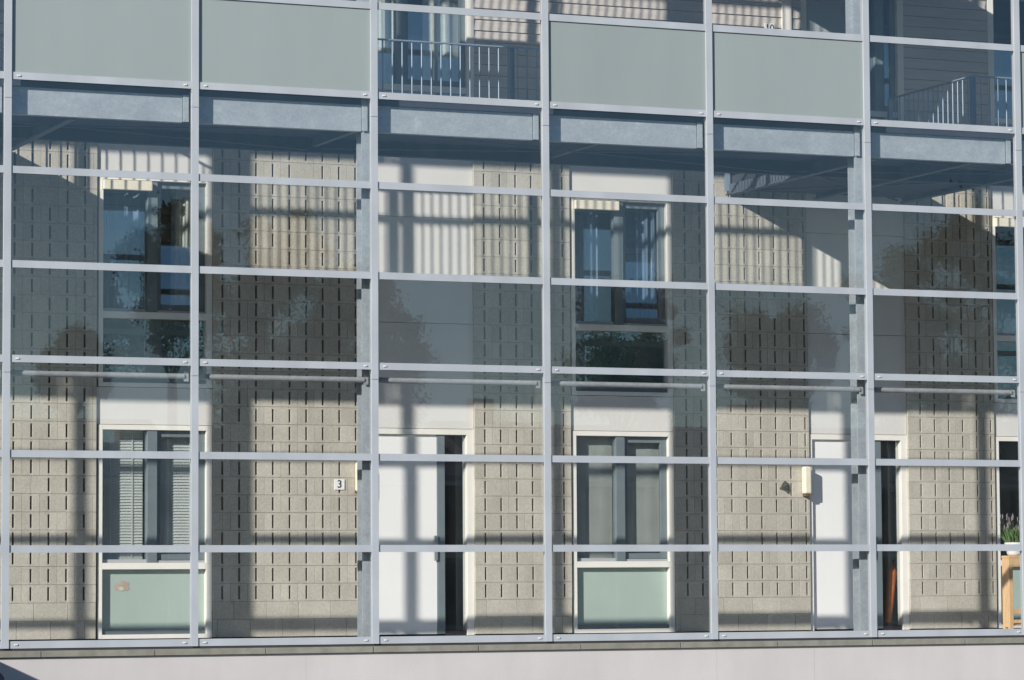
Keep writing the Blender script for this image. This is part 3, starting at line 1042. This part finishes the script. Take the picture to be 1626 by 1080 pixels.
# ------------------------------------------------------------------ parked car, only its tail corner in frame
def make_car(x_end, y0, y1):
    """tail at x_end, nose to the left"""
    cr = empty('parked_car', (x_end - 2.1, (y0 + y1) / 2, GZ + .11), 'dark hatchback parked by the plinth, only its tail corner in view', 'car')
    z = GZ + .11
    prof = [(0, .42), (0, .62), (-.04, .74), (-.12, .775), (-.30, .90), (-.62, 1.22), (-.84, 1.36), (-1.2, 1.42), (-1.9, 1.43), (-2.5, 1.36), (-3.2, .98), (-3.9, .84), (-4.12, .68), (-4.15, .42), (-4.1, .26), (-.1, .26)]
    lower = [(0, .42), (0, .62), (-.03, .665), (-.10, .69), (-.22, .74), (-3.2, .95), (-3.9, .83), (-4.12, .68), (-4.15, .42), (-4.1, .26), (-.1, .26)]
    upper = [(-.13, .72), (-.40, 1.03), (-.62, 1.24), (-.9, 1.30), (-1.9, 1.33), (-2.4, 1.28), (-3.18, .935)]
    yc, hw = (y0 + y1) / 2, (y1 - y0) / 2

    def shell(pts, name, m, w0, w1, bev):
        q = MB()
        zs = [p[1] for p in pts]
        lo, hi = min(zs), max(zs)
        vs = []
        for sgn in (-1, 1):
            for (x, zz) in pts:
                t = (zz - lo) / (hi - lo)
                vs.append((x_end + x, yc + sgn * (w0 + (w1 - w0) * t), z + zz))
        n = len(pts)
        fs_ = [tuple(range(n)), tuple(reversed(range(n, 2 * n)))]
        for k in range(n):
            j = (k + 1) % n
            fs_.append((k, n + k, n + j, j))
        q.add(vs, fs_, m)
        return q.build(name, m, cr, bev)
    shell(lower, 'body', 'car_paint', hw, hw * .97, .05)
    shell(upper, 'cabin', 'car_paint', hw * .94, hw * .74, .05)
    q = MB()
    for sgn in (-1, 1):
        pts = [(-.62, .93), (-.82, 1.17), (-1.05, 1.22), (-1.9, 1.24), (-2.36, 1.20), (-2.95, .97)]
        for (i0, i1) in ((0, 0),):
            vs = []
            for off in (0.004, -.004):
                for (x, zz) in pts:
                    t = (zz - .72) / (1.33 - .72)
                    vs.append((x_end + x, yc + sgn * (hw * .94 + (hw * .74 - hw * .94) * t + .008 + off), z + zz))
            n = len(pts)
            q = MB()
            q.add(vs, [tuple(range(n)), tuple(reversed(range(n, 2 * n)))] + [(k, n + k, n + (k + 1) % n, (k + 1) % n) for k in range(n)])
            q.build('side_window', 'car_glass', cr)
    for x in (-.72, -3.35):
        for sgn in (-1, 1):
            yy = yc + sgn * (hw - .10)
            q = MB(); q.tube((x_end + x, yy - .09, z + .31), (x_end + x, yy + .09, z + .31), .31, 28)
            w = q.build('wheel', 'tyre', cr)
            q = MB(); q.tube((x_end + x, yy + sgn * .085, z + .31), (x_end + x, yy + sgn * .096, z + .31), .20, 20)
            q.build('rim', 'rim', w)
    for sgn in (-1, 1):
        yy = yc + sgn * (hw - .16)
        bx('tail_lamp', 'lamp_red', cr, (x_end - .05, x_end + .012, yy - .08, yy + .08, z + .54, z + .60), bevel=.01)
        bx('headlamp', 'headlamp', cr, (x_end - 4.155, x_end - 4.05, yy - .15, yy + .12, z + .62, z + .74), bevel=.01)
    bx('bumper', 'tyre', cr, (x_end - .06, x_end + .035, yc - hw * .96, yc + hw * .96, z + .34, z + .5), bevel=.02)
    return cr


make_car(-.52, -2.15, -.35)

# ------------------------------------------------------------------ across the street, seen mirrored in the panes
def tree(x, y, h, w, z0, label, seed, n=34000):
    rr = random.Random(seed)
    t = empty('street_tree', (x, y, GZ), label, 'tree', 'street trees mirrored in the glass')
    q = MB()
    base = Vector((x, y, GZ))
    fork = Vector((x + rr.uniform(-.2, .2), y, GZ + (z0 - GZ) * .9))
    q.tube(base, fork, .17, 10, .11)
    cz = (z0 + h) / 2
    ctr = Vector((x, y, cz))
    clumps = []
    for k in range(120):
        for _ in range(50):
            p = Vector((rr.uniform(-1, 1), rr.uniform(-1, 1), rr.uniform(-1, 1)))
            if .15 < p.length < 1 + .25 * math.sin(5 * p.x + 3 * p.z + seed):
                break
        c = ctr + Vector((p.x * w / 2 * .92, p.y * w / 2 * .92, p.z * (h - z0) / 2 * .95))
        clumps.append((c, rr.uniform(.16, .42) * w / 5 + .08))
    for c, r in clumps[:16]:
        mid = fork.lerp(c, .5) + Vector((rr.uniform(-.2, .2), rr.uniform(-.2, .2), .15))
        q.tube(fork, mid, .055, 6, .035); q.tube(mid, c, .035, 6, .012)
    q.build('trunk', 'bark', t)
    lf = MB()
    for k in range(n):
        c, r = clumps[rr.randrange(len(clumps))]
        d = Vector((rr.gauss(0, 1), rr.gauss(0, 1), rr.gauss(0, .85)))
        d = d * r * .55
        p = c + d * 1.15
        s = rr.uniform(.028, .06)
        u = Vector((rr.uniform(-1, 1), rr.uniform(-1, 1), rr.uniform(-1, 1))).normalized()
        v = u.orthogonal().normalized()
        lf.add([p - u * s, p + v * s * .6, p + u * s, p - v * s * .6], [(0, 1, 2, 3)])
    lf.build('crown', 'tree_leaf', t)
    return t


L = 41.0


def mirror(X, Z):
    k = L / 33.05
    return X + (X + 8.3) * k, Z + (Z - .61) * k


for (gx0, gx1, gz0, gz1, sd, lab) in (
        (1.25, 2.30, 3.0, 4.55, 11, 'slender leafy street tree, first in the row across the street'),
        (2.20, 3.75, 1.8, 4.60, 12, 'tall broad street tree, second in the row across the street'),
        (3.25, 4.70, 1.8, 4.0, 13, 'round street tree beside the tall broad one across the street'),
        (6.35, 7.50, 2.3, 3.95, 14, 'small street tree mirrored in the middle window panes'),
        (8.15, 9.35, 2.1, 3.70, 15, 'low street tree mirrored right of the middle window'),
        (9.75, 10.75, 2.2, 4.25, 16, 'street tree beside the tallest one at the row end'),
        (10.35, 12.1, 1.7, 5.1, 17, 'tallest dense street tree, last in the mirrored row'),
        (0.35, 1.05, 2.4, 3.25, 18, 'lowest young street tree at the near end of the row')):
    x0, z0 = mirror(gx0, gz0)
    x1, z1 = mirror(gx1, gz1)
    tree((x0 + x1) / 2, -L, z1, x1 - x0, z0, lab, sd)


def house(x0, x1, y, ze, zr, label, seed):
    h = empty('terraced_house', ((x0 + x1) / 2, y, GZ), label, 'house', 'houses across the street')
    D = 9.0
    bx('wall', 'house_brick', h, (x0, x1, y - D, y, GZ, ze))
    q = MB()
    q.add([(x0 - .1, y + .4, ze), (x1 + .1, y + .4, ze), (x1 + .1, y - D / 2, zr), (x0 - .1, y - D / 2, zr), (x0 - .1, y - D - .4, ze), (x1 + .1, y - D - .4, ze)],
          [(0, 1, 2, 3), (3, 2, 5, 4), (0, 3, 4), (1, 5, 2), (0, 4, 5, 1)])
    rf = q.build('roof', 'roof_tile', h)
    bx('chimney', 'house_brick', rf, (x0 + 1.2, x0 + 1.9, y - D / 2 - .3, y - D / 2 + .3, zr - .5, zr + .7))
    n = max(2, int((x1 - x0) / 2.4))
    for k in range(n):
        cx = x0 + (x1 - x0) * (k + .5) / n
        for z in ((GZ + .9,) if ze < 3.2 else (GZ + .9, GZ + 3.4)):
            w = bx('window', 'roof_tile', h, (cx - .65, cx + .65, y + .001, y + .05, z, z + 1.3))
            bx('pane', 'tyre', w, (cx - .56, cx + .56, y + .0505, y + .06, z + .09, z + 1.21))
    bx('door', 'sash_grey', h, (x0 + .2, x0 + 1.1, y + .001, y + .06, GZ, GZ + 2.1))
    return h


for k, (x0, x1, ze, zr) in enumerate(((4, 12, 3.6, 5.4), (12.3, 20, 3.6, 5.5), (20.3, 29, 3.4, 5.2), (29.3, 38, 3.7, 5.6), (38.3, 47, 3.6, 5.6), (47.3, 58, 3.6, 5.8))):
    house(x0, x1, -58, ze, zr, ['brick house at the near end of the far terrace', 'second brick house of the far terrace', 'lowest roofed brick house of the far terrace', 'fourth brick house of the far terrace', 'brick house behind the tallest street tree', 'widest brick house at the end of far terrace'][k], k)
